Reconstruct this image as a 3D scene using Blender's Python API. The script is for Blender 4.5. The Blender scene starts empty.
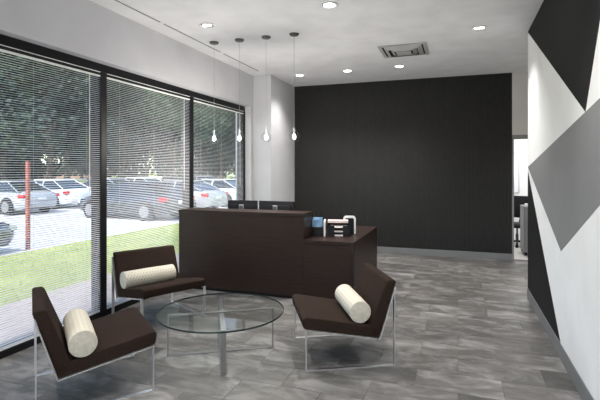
import bpy, bmesh, math, random
from mathutils import Vector, Matrix
random.seed(7)
PI = math.pi
R = math.radians
scene = bpy.context.scene
col = scene.collection

# ------------------------------------------------------------------ camera
CAM_H = 1.62
F_PX, YAW, HOR, CX = 447.3, 0.331, 170.15, 304.2     # focal length, yaw, horizon row, principal column (600x400 frame)
cam_d = bpy.data.cameras.new('camera')
cam_d.sensor_width = 36.0
cam_d.lens = F_PX * 36.0 / 600.0
cam_d.shift_x = -(CX - 300.0) / 600.0
cam_d.shift_y = -(200.0 - HOR) / 600.0
cam_d.clip_end = 400
cam = bpy.data.objects.new('camera', cam_d)
cam.location = (0, 0, CAM_H)
cam.rotation_euler = (PI / 2, 0, YAW)
col.objects.link(cam)
scene.camera = cam

# ------------------------------------------------------------------ world, sun, exposure
world = bpy.data.worlds.new('sky')
scene.world = world
world.use_nodes = True
wn, wl = world.node_tree.nodes, world.node_tree.links
bg = wn['Background']
sky = wn.new('ShaderNodeTexSky')
sky.sky_type = 'NISHITA'
sky.sun_disc = False
sky.sun_elevation = R(48)
sky.sun_rotation = R(160)
wl.new(sky.outputs[0], bg.inputs[0])
bg.inputs[1].default_value = 0.145
sun_d = bpy.data.lights.new('sun', 'SUN')
sun_d.energy = 2.0
sun_d.angle = R(1.0)
sun_d.color = (1.0, 0.96, 0.9)
sun = bpy.data.objects.new('sun', sun_d)
sun.rotation_euler = Vector((-0.05, 0.62, -0.78)).to_track_quat('-Z', 'Y').to_euler()
col.objects.link(sun)
vs = scene.view_settings
vs.view_transform = 'Standard'
vs.look = 'None'
vs.exposure = 1.9
vs.gamma = 1.0
vs.use_curve_mapping = False
try:
    scene.cycles.max_bounces = 10
    scene.cycles.transparent_max_bounces = 16
    scene.cycles.sample_clamp_indirect = 4.0
except Exception:
    pass
DOWN_W = 54.0        # a recessed downlight
PEND_W = 7.0        # a pendant bulb


# ------------------------------------------------------------------ materials
def mat(name, c, rough=0.5, metal=0.0, c2=None, scale=8.0, stretch=(1, 1, 1), bump=0.0, bscale=None, detail=3.0,
        lo=0.35, hi=0.65, emit=0.0, coat=0.0, spec=0.5, sheen=0.0, rnd=0.0, alpha=1.0):
    m = bpy.data.materials.new(name)
    m.use_nodes = True
    n, l = m.node_tree.nodes, m.node_tree.links
    b = n['Principled BSDF']
    b.inputs['Roughness'].default_value = rough
    b.inputs['Metallic'].default_value = metal
    b.inputs['Specular IOR Level'].default_value = spec
    b.inputs['Coat Weight'].default_value = coat
    b.inputs['Sheen Weight'].default_value = sheen
    tc = n.new('ShaderNodeTexCoord')
    mp = n.new('ShaderNodeMapping')
    mp.inputs['Scale'].default_value = stretch
    l.new(tc.outputs['Object'], mp.inputs[0])
    nz = n.new('ShaderNodeTexNoise')
    nz.inputs['Scale'].default_value = scale
    nz.inputs['Detail'].default_value = detail
    l.new(mp.outputs[0], nz.inputs['Vector'])
    rp = n.new('ShaderNodeValToRGB')
    if c2 is None:
        c2 = tuple(min(1, x * 1.08) for x in c)
    rp.color_ramp.elements[0].color = (*c, 1)
    rp.color_ramp.elements[1].color = (*c2, 1)
    rp.color_ramp.elements[0].position = lo
    rp.color_ramp.elements[1].position = hi
    l.new(nz.outputs[0], rp.inputs[0])
    last = rp.outputs[0]
    l.new(last, b.inputs['Base Color'])
    if bump:
        bp = n.new('ShaderNodeBump')
        bp.inputs['Strength'].default_value = bump
        bp.inputs['Distance'].default_value = 0.01
        if bscale:
            n2 = n.new('ShaderNodeTexNoise')
            n2.inputs['Scale'].default_value = bscale
            l.new(mp.outputs[0], n2.inputs['Vector'])
            l.new(n2.outputs[0], bp.inputs['Height'])
        else:
            l.new(nz.outputs[0], bp.inputs['Height'])
        l.new(bp.outputs[0], b.inputs['Normal'])
    if emit:
        b.inputs['Emission Color'].default_value = (*c, 1)
        b.inputs['Emission Strength'].default_value = emit
    return m


def glass_mat(name, tint=(1, 1, 1), gloss=1.0, rough=0.0, ior=1.45):
    m = bpy.data.materials.new(name)
    m.use_nodes = True
    n, l = m.node_tree.nodes, m.node_tree.links
    n.remove(n['Principled BSDF'])
    out = n['Material Output']
    tr = n.new('ShaderNodeBsdfTransparent')
    tr.inputs[0].default_value = (*tint, 1)
    gl = n.new('ShaderNodeBsdfGlossy')
    gl.inputs['Roughness'].default_value = rough
    fr = n.new('ShaderNodeFresnel')
    ge = n.new('ShaderNodeNewGeometry')          # same reflectance from either side of the pane
    mr = n.new('ShaderNodeMapRange')
    mr.inputs[3].default_value = ior
    mr.inputs[4].default_value = 1.0 / ior
    l.new(ge.outputs['Backfacing'], mr.inputs[0])
    l.new(mr.outputs[0], fr.inputs[0])
    mu = n.new('ShaderNodeMath')
    mu.operation = 'MULTIPLY'
    mu.inputs[1].default_value = gloss
    l.new(fr.outputs[0], mu.inputs[0])
    mx = n.new('ShaderNodeMixShader')
    l.new(mu.outputs[0], mx.inputs[0])
    l.new(tr.outputs[0], mx.inputs[1])
    l.new(gl.outputs[0], mx.inputs[2])
    l.new(mx.outputs[0], out.inputs[0])
    return m


def emit_mat(name, c, s):
    m = bpy.data.materials.new(name)
    m.use_nodes = True
    b = m.node_tree.nodes['Principled BSDF']
    b.inputs['Base Color'].default_value = (*c, 1)
    b.inputs['Emission Color'].default_value = (*c, 1)
    b.inputs['Emission Strength'].default_value = s
    return m


M = {}
M['ceiling'] = mat('ceiling_plaster', (0.84, 0.84, 0.845), 0.9, scale=3, bump=0.02, bscale=120)
M['wall_white'] = mat('wall_white_paint', (0.80, 0.80, 0.80), 0.85, scale=2, bump=0.02, bscale=150)
M['wall_grey'] = mat('wall_grey_paint', (0.58, 0.58, 0.60), 0.85, scale=2, bump=0.02, bscale=150)
M['wall_beige'] = mat('wall_warm_grey_paint', (0.60, 0.585, 0.56), 0.85, scale=2, bump=0.02, bscale=150)
M['paint_black'] = mat('black_wall_paint', (0.011, 0.011, 0.0115), 0.7, scale=3, spec=0.2)
M['paint_grey'] = mat('grey_wall_paint', (0.21, 0.21, 0.215), 0.7, scale=3)
M['baseboard'] = mat('grey_vinyl_base', (0.17, 0.175, 0.18), 0.5, scale=5)
M['black_metal'] = mat('black_anodised_frame', (0.008, 0.008, 0.010), 0.45, 0.0, scale=20, spec=0.2)
M['slat'] = mat('blind_slat_enamel', (0.60, 0.60, 0.62), 0.5, scale=4)
M['blind_white'] = mat('blind_rail_enamel', (0.80, 0.80, 0.80), 0.4, scale=4)
M['cord'] = mat('blind_cord', (0.55, 0.55, 0.55), 0.8, scale=40)
M['chrome'] = mat('brushed_chrome', (0.80, 0.80, 0.82), 0.32, 1.0, scale=60, stretch=(1, 1, 6))
M['steel'] = mat('polished_steel', (0.42, 0.42, 0.43), 0.28, 1.0, scale=60)
M['uph'] = mat('dark_brown_wool', (0.0215, 0.0132, 0.0100), 0.9, c2=(0.031, 0.020, 0.0155), scale=90, bump=0.12, bscale=500, spec=0.08)
M['black_plastic'] = mat('black_plastic', (0.008, 0.008, 0.010), 0.45, scale=20, spec=0.25)
M['dark_grey'] = mat('dark_grey_plastic', (0.05, 0.05, 0.055), 0.45, scale=20)
M['silver'] = mat('silver_plastic', (0.45, 0.45, 0.46), 0.35, 0.6, scale=20)
M['white_plastic'] = mat('white_plastic', (0.75, 0.75, 0.74), 0.4, scale=20)
M['paper'] = mat('paper', (0.72, 0.68, 0.66), 0.8, scale=30)
M['pinkpaper'] = mat('pale_pink_paper', (0.62, 0.50, 0.47), 0.8, scale=30)
M['blue'] = mat('blue_brochure', (0.12, 0.26, 0.45), 0.5, c2=(0.30, 0.47, 0.65), scale=14, lo=.3, hi=.7)
M['glass_window'] = glass_mat('window_glass', (0.97, 0.985, 0.98), 0.003)
M['glass_table'] = glass_mat('table_glass', (0.955, 0.97, 0.966), 0.9)
M['glass_edge'] = mat('table_glass_edge', (0.02, 0.035, 0.033), 0.1, scale=10)
M['glass_globe'] = glass_mat('globe_glass', (0.96, 0.965, 0.965), 0.9, ior=1.4)
M['bulb'] = emit_mat('bulb_glow', (1.0, 0.93, 0.82), 3.5)
M['lens'] = emit_mat('downlight_lens_glow', (1.0, 0.96, 0.90), 6)
M['lens_dim'] = emit_mat('downlight_reflector_glow', (1.0, 0.97, 0.92), 0.10)
M['trim'] = mat('white_trim_ring', (0.72, 0.72, 0.71), 0.5, scale=10)
M['bronze'] = mat('satin_dark_nickel', (0.14, 0.14, 0.14), 0.4, 0.7, scale=20)
M['vent'] = mat('vent_white_enamel', (0.46, 0.46, 0.45), 0.5, scale=10)
M['black'] = mat('duct_black', (0.006, 0.006, 0.006), 0.9, scale=10)


def wood_mat(name, c1, c2, stretch):
    m = mat(name, c1, 0.38, c2=c2, scale=5, stretch=stretch, detail=8, lo=.3, hi=.72, bump=0.04, spec=0.28)
    return m


M['wood'] = wood_mat('espresso_wood_veneer', (0.0135, 0.0062, 0.0045), (0.031, 0.0148, 0.0106), (1.0, 14, 14))
M['wood_y'] = wood_mat('espresso_wood_veneer_side', (0.0135, 0.0062, 0.0045), (0.031, 0.0148, 0.0106), (14, 1.0, 14))


def tile_material():
    m = bpy.data.materials.new('vinyl_stone_tile')
    m.use_nodes = True
    n, l = m.node_tree.nodes, m.node_tree.links
    b = n['Principled BSDF']
    tc = n.new('ShaderNodeTexCoord')
    oi = n.new('ShaderNodeObjectInfo')
    cb = n.new('ShaderNodeCombineXYZ')
    for k, f in enumerate((37.0, 91.0, 53.0)):
        mm = n.new('ShaderNodeMath'); mm.operation = 'MULTIPLY'; mm.inputs[1].default_value = f
        l.new(oi.outputs['Random'], mm.inputs[0]); l.new(mm.outputs[0], cb.inputs[k])
    ad = n.new('ShaderNodeVectorMath'); ad.operation = 'ADD'
    l.new(tc.outputs['Object'], ad.inputs[0]); l.new(cb.outputs[0], ad.inputs[1])
    # fine grain running along the plank
    mp = n.new('ShaderNodeMapping'); mp.inputs['Scale'].default_value = (3.0, 10, 1)
    l.new(ad.outputs[0], mp.inputs[0])
    g = n.new('ShaderNodeTexNoise'); g.inputs['Scale'].default_value = 1.6; g.inputs['Detail'].default_value = 8; g.inputs['Roughness'].default_value = 0.65
    l.new(mp.outputs[0], g.inputs['Vector'])
    # worn pale patches
    mp2 = n.new('ShaderNodeMapping'); mp2.inputs['Scale'].default_value = (1.8, 3.0, 1)
    l.new(ad.outputs[0], mp2.inputs[0])
    p = n.new('ShaderNodeTexNoise'); p.inputs['Scale'].default_value = 1.5; p.inputs['Detail'].default_value = 7; p.inputs['Roughness'].default_value = 0.62
    p.inputs['Distortion'].default_value = 0.6
    l.new(mp2.outputs[0], p.inputs['Vector'])
    r1 = n.new('ShaderNodeValToRGB')
    e = r1.color_ramp.elements
    e[0].position = 0.30; e[0].color = (0.074, 0.071, 0.067, 1)
    e[1].position = 0.72; e[1].color = (0.168, 0.161, 0.153, 1)
    l.new(g.outputs[0], r1.inputs[0])
    r2 = n.new('ShaderNodeValToRGB')
    e = r2.color_ramp.elements
    e[0].position = 0.47; e[0].color = (0, 0, 0, 1)
    e[1].position = 0.75; e[1].color = (1, 1, 1, 1)
    l.new(p.outputs[0], r2.inputs[0])
    mx = n.new('ShaderNodeMix'); mx.data_type = 'RGBA'
    l.new(r2.outputs[0], mx.inputs[0]); l.new(r1.outputs[0], mx.inputs[6])
    mx.inputs[7].default_value = (0.34, 0.333, 0.325, 1)
    # each tile a little lighter or darker
    mr = n.new('ShaderNodeMapRange'); mr.inputs[3].default_value = 0.66; mr.inputs[4].default_value = 1.14
    fr = n.new('ShaderNodeMath'); fr.operation = 'FRACT'
    m7 = n.new('ShaderNodeMath'); m7.operation = 'MULTIPLY'; m7.inputs[1].default_value = 7.31
    l.new(oi.outputs['Random'], m7.inputs[0]); l.new(m7.outputs[0], fr.inputs[0]); l.new(fr.outputs[0], mr.inputs[0])
    hs = n.new('ShaderNodeHueSaturation')
    l.new(mr.outputs[0], hs.inputs['Value']); l.new(mx.outputs[2], hs.inputs['Color'])
    l.new(hs.outputs[0], b.inputs['Base Color'])
    b.inputs['Roughness'].default_value = 0.42
    b.inputs['Specular IOR Level'].default_value = 0.4
    bp = n.new('ShaderNodeBump'); bp.inputs['Strength'].default_value = 0.08; bp.inputs['Distance'].default_value = 0.003
    l.new(g.outputs[0], bp.inputs['Height']); l.new(bp.outputs[0], b.inputs['Normal'])
    return m


M['tile'] = tile_material()
M['grout'] = mat('tile_joint', (0.07, 0.068, 0.066), 0.8, scale=20)


def ribbed_material():
    m = mat('charcoal_ribbed_wallcovering', (0.0145, 0.0143, 0.0143), 0.6, c2=(0.026, 0.0255, 0.025), scale=1.0, stretch=(60, 1, 9), detail=4, lo=.35, hi=.7, spec=.35)
    return m


M['rib'] = ribbed_material()


def bolster_material():
    m = bpy.data.materials.new('cream_dotted_fabric')
    m.use_nodes = True
    n, l = m.node_tree.nodes, m.node_tree.links
    b = n['Principled BSDF']
    b.inputs['Roughness'].default_value = 0.85
    tc = n.new('ShaderNodeTexCoord')
    sp = n.new('ShaderNodeSeparateXYZ')
    l.new(tc.outputs['Object'], sp.inputs[0])
    at = n.new('ShaderNodeMath'); at.operation = 'ARCTAN2'
    l.new(sp.outputs[0], at.inputs[0]); l.new(sp.outputs[2], at.inputs[1])
    m1 = n.new('ShaderNodeMath'); m1.operation = 'MULTIPLY'; m1.inputs[1].default_value = 9.0
    l.new(at.outputs[0], m1.inputs[0])
    s1 = n.new('ShaderNodeMath'); s1.operation = 'SINE'; l.new(m1.outputs[0], s1.inputs[0])
    m2 = n.new('ShaderNodeMath'); m2.operation = 'MULTIPLY'; m2.inputs[1].default_value = 190.0
    l.new(sp.outputs[1], m2.inputs[0])
    s2 = n.new('ShaderNodeMath'); s2.operation = 'SINE'; l.new(m2.outputs[0], s2.inputs[0])
    pr = n.new('ShaderNodeMath'); pr.operation = 'MULTIPLY'
    l.new(s1.outputs[0], pr.inputs[0]); l.new(s2.outputs[0], pr.inputs[1])
    rp = n.new('ShaderNodeValToRGB')
    e = rp.color_ramp.elements
    e[0].position = 0.45; e[0].color = (0.60, 0.56, 0.465, 1)
    e[1].position = 0.75; e[1].color = (0.40, 0.355, 0.27, 1)
    l.new(pr.outputs[0], rp.inputs[0])
    l.new(rp.outputs[0], b.inputs['Base Color'])
    return m


M['bolster'] = bolster_material()
M['bolster_end'] = mat('cream_fabric_end', (0.60, 0.56, 0.47), 0.85, c2=(0.50, 0.46, 0.38), scale=30, bump=0.15)


# ------------------------------------------------------------------ mesh helpers
class MB:
    def __init__(self):
        self.v, self.f = [], []

    def add(self, vs_, fs_):
        o = len(self.v)
        self.v += [tuple(p) for p in vs_]
        self.f += [tuple(i + o for i in q) for q in fs_]
        return self

    def box(self, x0, x1, y0, y1, z0, z1):
        return self.add([(x0, y0, z0), (x1, y0, z0), (x1, y1, z0), (x0, y1, z0), (x0, y0, z1), (x1, y0, z1), (x1, y1, z1), (x0, y1, z1)],
                        [(0, 3, 2, 1), (4, 5, 6, 7), (0, 1, 5, 4), (1, 2, 6, 5), (2, 3, 7, 6), (3, 0, 4, 7)])

    def bar(self, a, b, w, t, side=(0, 1, 0)):
        """flat bar from a to b: w wide along `side`, t thick across it"""
        a, b, s = Vector(a), Vector(b), Vector(side).normalized()
        d = (b - a).normalized()
        k = d.cross(s).normalized()
        P = []
        for e in (a, b):
            for i, j in ((-1, -1), (1, -1), (1, 1), (-1, 1)):
                P.append(e + s * (i * w / 2) + k * (j * t / 2))
        return self.add(P, [(0, 3, 2, 1), (4, 5, 6, 7), (0, 1, 5, 4), (1, 2, 6, 5), (2, 3, 7, 6), (3, 0, 4, 7)])

    def tube(self, pts, rad, n=8):
        pts = [Vector(p) for p in pts]
        rads = rad if isinstance(rad, (list, tuple)) else [rad] * len(pts)
        o = len(self.v)
        for i, p in enumerate(pts):
            d = (pts[min(i + 1, len(pts) - 1)] - pts[max(i - 1, 0)]).normalized()
            s = d.cross(Vector((0, 0, 1)))
            if s.length < 1e-3:
                s = Vector((1, 0, 0))
            s.normalize()
            k = d.cross(s)
            for j in range(n):
                a = 2 * PI * j / n
                self.v.append(tuple(p + (s * math.cos(a) + k * math.sin(a)) * rads[i]))
        for i in range(len(pts) - 1):
            for j in range(n):
                self.f.append((o + i * n + j, o + i * n + (j + 1) % n, o + (i + 1) * n + (j + 1) % n, o + (i + 1) * n + j))
        self.f.append(tuple(o + j for j in range(n))[::-1])
        self.f.append(tuple(o + (len(pts) - 1) * n + j for j in range(n)))
        return self

    def lathe(self, prof, n=24, c=(0, 0, 0), axis='z', cap=True):
        o = len(self.v)
        for r, h in prof:
            for j in range(n):
                a = 2 * PI * j / n
                if axis == 'z':
                    p = (c[0] + r * math.cos(a), c[1] + r * math.sin(a), c[2] + h)
                else:
                    p = (c[0] + r * math.cos(a), c[1] + h, c[2] + r * math.sin(a))
                self.v.append(p)
        for i in range(len(prof) - 1):
            for j in range(n):
                self.f.append((o + i * n + j, o + i * n + (j + 1) % n, o + (i + 1) * n + (j + 1) % n, o + (i + 1) * n + j))
        if cap:
            self.f.append(tuple(o + j for j in range(n))[::-1])
            self.f.append(tuple(o + (len(prof) - 1) * n + j for j in range(n)))
        return self

    def prism(self, poly, y0, y1):
        """polygon in (x, z) extruded along y"""
        k = len(poly)
        return self.add([(x, y0, z) for x, z in poly] + [(x, y1, z) for x, z in poly],
                        [tuple(range(k))[::-1], tuple(range(k, 2 * k))] + [(i, (i + 1) % k, k + (i + 1) % k, k + i) for i in range(k)])

    def mesh(self, name, material, bevel=0.0, seg=2, smooth=False, angle=35):
        me = bpy.data.meshes.new(name)
        me.from_pydata(self.v, [], self.f)
        bm = bmesh.new()
        bm.from_mesh(me)
        bmesh.ops.recalc_face_normals(bm, faces=bm.faces)
        if bevel:
            es = [e for e in bm.edges if len(e.link_faces) == 2 and e.calc_face_angle(0) > R(25)]
            bmesh.ops.bevel(bm, geom=es, offset=bevel, segments=seg, profile=0.5, affect='EDGES', clamp_overlap=True)
        if smooth:
            for f in bm.faces:
                f.smooth = True
            for e in bm.edges:
                if len(e.link_faces) == 2 and e.calc_face_angle(0) > R(angle):
                    e.smooth = False
        bm.to_mesh(me)
        bm.free()
        me.materials.append(M[material] if isinstance(material, str) else material)
        return me

    def build(self, name, material, parent=None, loc=(0, 0, 0), **kw):
        return link(name, self.mesh(name, material, **kw), parent, loc)


def link(name, me, parent=None, loc=(0, 0, 0)):
    o = bpy.data.objects.new(name, me)
    col.objects.link(o)
    o.location = loc
    if parent:
        o.parent = parent
    return o


def empty(name, loc=(0, 0, 0), rz=0.0):
    o = bpy.data.objects.new(name, None)
    o.empty_display_size = 0.1
    col.objects.link(o)
    o.location = loc
    o.rotation_euler = (0, 0, rz)
    return o


def tag(o, label, cat, group=None, kind=None):
    o['label'] = label
    o['category'] = cat
    if group:
        o['group'] = group
    if kind:
        o['kind'] = kind
    return o


def struct(o, label, cat):
    return tag(o, label, cat, kind='structure')


def copy_tree(o, parent=None):
    c = o.copy()
    col.objects.link(c)
    if parent:
        c.parent = parent
    for ch in list(o.children):
        copy_tree(ch, c)
    return c


# ================================================================== THE ROOM
XL, XW, XC, XR, XF = -3.70, -3.592, -3.24, 0.838, 0.919   # window frame face, wall above it, column side, right wall, end of dark wall
YC, YF, YE = 7.55, 8.795, 6.277                            # column front, far wall, end of right wall
H = 3.369
ZT = 2.787                                                 # window head
BACK = -3.0

# ---- floor: slab with every tile on it
slab = MB().box(-3.9, 2.75, BACK - .1, 8.9, -0.12, -0.004).build('floor', 'grout')
struct(slab, 'grey vinyl floor of worn rectangular tiles in running bond', 'floor')
TW, TH = 0.63, 0.312
tile_cache = {}


def tile_mesh(w, h):
    k = (round(w, 3), round(h, 3))
    if k not in tile_cache:
        a, b, g = w / 2 - .0006, h / 2 - .0006, .0012
        mb = MB().add([(-a, -b, -.004), (a, -b, -.004), (a, b, -.004), (-a, b, -.004),
                       (-a + g, -b + g, 0), (a - g, -b + g, 0), (a - g, b - g, 0), (-a + g, b - g, 0)],
                      [(4, 5, 6, 7), (0, 1, 5, 4), (1, 2, 6, 5), (2, 3, 7, 6), (3, 0, 4, 7)])
        tile_cache[k] = mb.mesh('tile', 'tile')
    return tile_cache[k]


row = 0
y = 5.305 - 13 * TH
k0 = -13
while y < YF - .01:
    y1 = min(y + TH, YF)
    off = 0.0 if (k0 % 2 == 1) else TW / 2
    xr = XR if y < YE - .05 else 1.9
    x = off - 8 * TW
    while x < xr:
        a, b = max(x, XL - .02), min(x + TW, xr)
        if b - a > .02 and y1 - y > .02:
            link('tile', tile_mesh(b - a, y1 - y), slab, ((a + b) / 2, (y + y1) / 2, 0))
        x += TW
    y += TH
    k0 += 1
near = MB().box(-3.72, XR, BACK, 5.305 - 13 * TH, -0.004, 0).build('tile', 'tile', slab)

# ---- ceiling
ceil = MB().box(-3.95, 2.75, BACK - .15, 8.95, H, H + .2).build('ceiling', 'ceiling')
struct(ceil, 'smooth white plaster ceiling with recessed lights', 'ceiling')

# ---- left wall: strip above the windows, part behind the camera, pier beside the column
wl_ = MB().box(-3.9, XW, BACK - .1, 7.435, ZT, H).box(-3.9, XW, BACK - .1, 0.48, -.1, ZT).box(-3.9, XW, 7.435, 8.9, -.1, H)
wall_left = wl_.build('wall_left', 'wall_grey')
struct(wall_left, 'light grey painted wall above the tall windows', 'wall')
colm = MB().box(XW, XC, YC, YF, 0, H).build('wall_column', 'wall_grey')
struct(colm, 'light grey boxed-out wall pier between window and black wall', 'wall')

# ---- far wall with ribbed charcoal covering
wf = MB().box(-3.9, XF, YF + .014, YF + .15, -.1, H).box(XF, 2.75, YF + .014, YF + .15, 2.25, H).box(1.95, 2.75, YF + .014, YF + .15, -.1, 2.25)
wall_far = wf.build('wall_far', 'wall_beige')
struct(wall_far, 'far wall covered in charcoal ribbed panelling, pale over the doorway', 'wall')
rb = MB()
pitch = 0.0445
n = int((XF - XC) / pitch)
pts = [(XC, YF + .014)]
for i in range(n):
    xa = XC + .004 + i * pitch
    pts += [(xa, YF + .012), (xa + .004, YF), (xa + pitch - .018, YF), (xa + pitch - .014, YF + .012)]
pts += [(XF, YF + .010), (XF, YF + .014)]
k = len(pts)
rb.add([(px_, py_, 0.1) for px_, py_ in pts] + [(px_, py_, H) for px_, py_ in pts], [(i, i + 1, k + i + 1, k + i) for i in range(k - 1)])
rb.build('ribbed_panel', 'rib', wall_far)
bbf = MB().box(XC, XF, YF - .008, YF + .013, 0, .118).build('baseboard_far', 'baseboard', bevel=.003)
struct(bbf, 'grey vinyl baseboard under the black ribbed wall', 'baseboard')
dtrim = MB().box(XF, XF + .03, YF - .01, YF + .15, 0, 2.25).box(XF, 1.98, YF - .012, YF + .16, 2.18, 2.25).box(1.92, 1.98, YF - .01, YF + .15, 0, 2.18)
trim1 = dtrim.build('trim_1', 'paint_grey', bevel=.004)
struct(trim1, 'grey metal frame around the doorway to the office', 'door frame')

# ---- right wall with its painted geometric shapes
wall_right = MB().box(XR, 2.75, BACK - .1, YE, -.1, H).build('wall_right', 'wall_white')
struct(wall_right, 'white wall painted with large black and grey geometric shapes', 'wall')


def paint(poly, material, label):
    k = len(poly)
    P = [(XR - .0012, y_, z_) for y_, z_ in poly] + [(XR + .001, y_, z_) for y_, z_ in poly]
    o = MB().add(P, [tuple(range(k)), tuple(range(k, 2 * k))[::-1]] + [(i, (i + 1) % k, k + (i + 1) % k, k + i) for i in range(k)]).build('painted_shape', material, wall_right)
    o['label'] = label


paint([(YE, H), (3.573, 2.024), (2.72, H)], 'paint_black', 'black painted triangle pointing down from the ceiling')
paint([(YE, 1.66), (4.352, 0.922), (2.60, 1.678), (2.25, 2.203)], 'paint_grey', 'mid grey painted quadrilateral at eye height')
paint([(YE, 1.62), (YE, 0.13), (4.374, 0.13)], 'paint_black', 'black painted triangle rising from the baseboard')
bbr = MB().box(XR - .009, XR, BACK, YE, 0, .13).box(XR - .009, 2.6, YE, YE + .009, 0, .13).build('baseboard_right', 'baseboard', bevel=.003)
struct(bbr, 'grey vinyl baseboard along the white painted wall', 'baseboard')
bbc = MB().box(XW, XC + .009, YC - .009, YC, 0, .118).box(XC, XC + .009, YC, YF, 0, .118).build('baseboard_column', 'baseboard', bevel=.003)
struct(bbc, 'grey vinyl baseboard round the pier behind the desk', 'baseboard')

wall_back = MB().box(-3.9, 2.75, BACK - .2, BACK, ZT, H).box(-3.9, -3.4, BACK - .2, BACK, -.1, ZT).box(.7, 2.75, BACK - .2, BACK, -.1, ZT).build('wall_back', 'wall_white')
struct(wall_back, 'plain white wall around the added glazing behind the viewer', 'wall')
w5 = empty('window_5', (-1.35, BACK - .1, 0))  # glazing added in the unseen back wall so daylight reaches the ceiling
struct(w5, 'tall black-framed glazing added behind the viewer to let in daylight', 'window')
MB().box(-2.05, 2.05, -.05, .05, 2.70, ZT).build('head', 'black_metal', w5)
MB().box(-2.05, 2.05, -.05, .05, 0, .062).build('sill', 'black_metal', w5)
for k in range(5):
    MB().box(-2.05 + 1.0125 * k, -2.0 + 1.0125 * k, -.05, .05, .062, 2.70).build('mullion', 'black_metal', w5)
for k in range(4):
    MB().box(-2.0 + 1.0125 * k, -1.0375 + 1.0125 * k, -.004, .004, .062, 2.70).build('pane', 'glass_window', w5)
wall_side = MB().box(2.6, 2.75, YE, 8.9, -.1, H).build('wall_corridor', 'wall_beige')
struct(wall_side, 'warm grey wall closing the passage by the doorway', 'wall')

# ---- office beyond the doorway
struct(MB().box(-.6, 3.2, YF + .15, 11.6, -.12, -.001).build('floor_office', mat('office_carpet', (0.42, 0.41, 0.39), .9, scale=60)), 'pale floor of the office seen through the doorway', 'floor')
struct(MB().box(-.7, 3.2, 11.5, 11.6, -.1, 3.0).build('wall_office', 'wall_white'), 'white office wall seen through the doorway', 'wall')
struct(MB().box(-.7, -.6, 8.9, 11.6, -.1, 3.0).build('wall_office_left', 'wall_white'), 'white side wall of the office, left of the doorway', 'wall')
struct(MB().box(3.1, 3.2, 8.9, 11.6, -.1, 3.0).build('wall_office_right', 'wall_white'), 'white side wall of the office, right of the doorway', 'wall')
struct(MB().box(-.7, 3.2, 8.9, 11.6, 2.95, 3.1).build('ceiling_office', 'ceiling'), 'white ceiling of the office beyond the doorway', 'ceiling')

# ---- windows: one structure per bay
MUL = [0.498, 2.228, 3.958, 5.69, 7.42]
for i in range(4):
    ya, yb = MUL[i], MUL[i + 1]
    w = empty('window_%d' % (i + 1), (XL, (ya + yb) / 2, 0))
    struct(w, ['tall black-framed window nearest the viewer, out at the left edge', 'tall black-framed window behind the left lounge chair',
               'tall black-framed window in the middle of the row', 'tall black-framed window behind the end of the desk'][i], 'window')
    hy = (yb - ya) / 2
    MB().box(-.14, 0, -hy, hy, 2.70, ZT).build('head', 'black_metal', w, bevel=.004)
    MB().box(-.14, 0, -hy, hy, 0, .062).build('sill', 'black_metal', w, bevel=.004)
    if i == 0:
        MB().box(-.14, 0, -hy - .0425, -hy + .0425, .062, 2.70).build('mullion', 'black_metal', w, bevel=.004)
    MB().box(-.14, 0, hy - .0425, hy + .015 if i == 3 else hy + .0425, .062, 2.70).build('mullion', 'black_metal', w, bevel=.004)
    MB().box(-.125, -.117, -hy + .0425, hy - .0425, .062, 2.70).build('pane', 'glass_window', w)

# ---- venetian blinds
NSL, P_SL = 120, 0.0213
blind_src = None


def make_blind(hw):
    b = empty('venetian_blind')
    MB().box(-.0125, .0125, -hw, hw, 2.660, 2.698).build('headrail', 'black_plastic', b, bevel=.002)
    MB().box(.0126, .0155, -hw, hw, 2.690, 2.697).build('rail_lip', 'blind_white', b)
    MB().box(-.0125, .0155, -hw, hw, 2.644, 2.6595).build('rail_lip', 'blind_white', b)
    MB().box(-.010, .010, -hw, hw, .066, .080).build('bottom_rail', 'blind_white', b, bevel=.002)
    s = MB()
    tilt = R(-9)
    for j in range(NSL):
        z = 0.088 + j * P_SL
        P = []
        for yy in (-hw, hw):
            for dz in (0.0, -0.0008):
                for t in (-1, 0, 1):
                    dx = .0125 * t
                    P.append((dx * math.cos(tilt), yy, z + dx * math.sin(tilt) + (.003 if t == 0 else 0) + dz))
        s.add(P, [(0, 1, 7, 6), (1, 2, 8, 7), (3, 9, 10, 4), (4, 10, 11, 5), (0, 6, 9, 3), (2, 5, 11, 8)])
    so = s.build('slats', 'slat', b)
    so['kind'] = 'stuff'
    for fy in (-.62, 0.0, .62):
        MB().tube([(.0138, fy * 1.0, .08), (.0138, fy, 2.65)], .0009, 5).build('ladder_cord', 'cord', b)
    MB().tube([(.024, hw - .16, 2.64), (.026, hw - .16, 1.35)], .0035, 6).build('tilt_wand', 'white_plastic', b)
    return b


BL = ['closest, mostly out at the left edge of the row', 'white venetian blind of open slats behind the left lounge chair',
      'white venetian blind of open slats in the middle window', 'white venetian blind of open slats in the window behind the desk']
src = make_blind((MUL[1] - MUL[0]) / 2 - .0515)
for i in (1, 2, 3):
    b = src if i == 1 else copy_tree(src)
    b.location = (XL - .0185, (MUL[i] + MUL[i + 1]) / 2, 0)
    tag(b, BL[i], 'blind', 'venetian blinds in the windows')
b0 = copy_tree(src)
b0.location = (XL - .0185, (MUL[0] + MUL[1]) / 2, 0)
tag(b0, 'white venetian blind nearest the viewer, at the very left', 'blind', 'venetian blinds in the windows')


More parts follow.
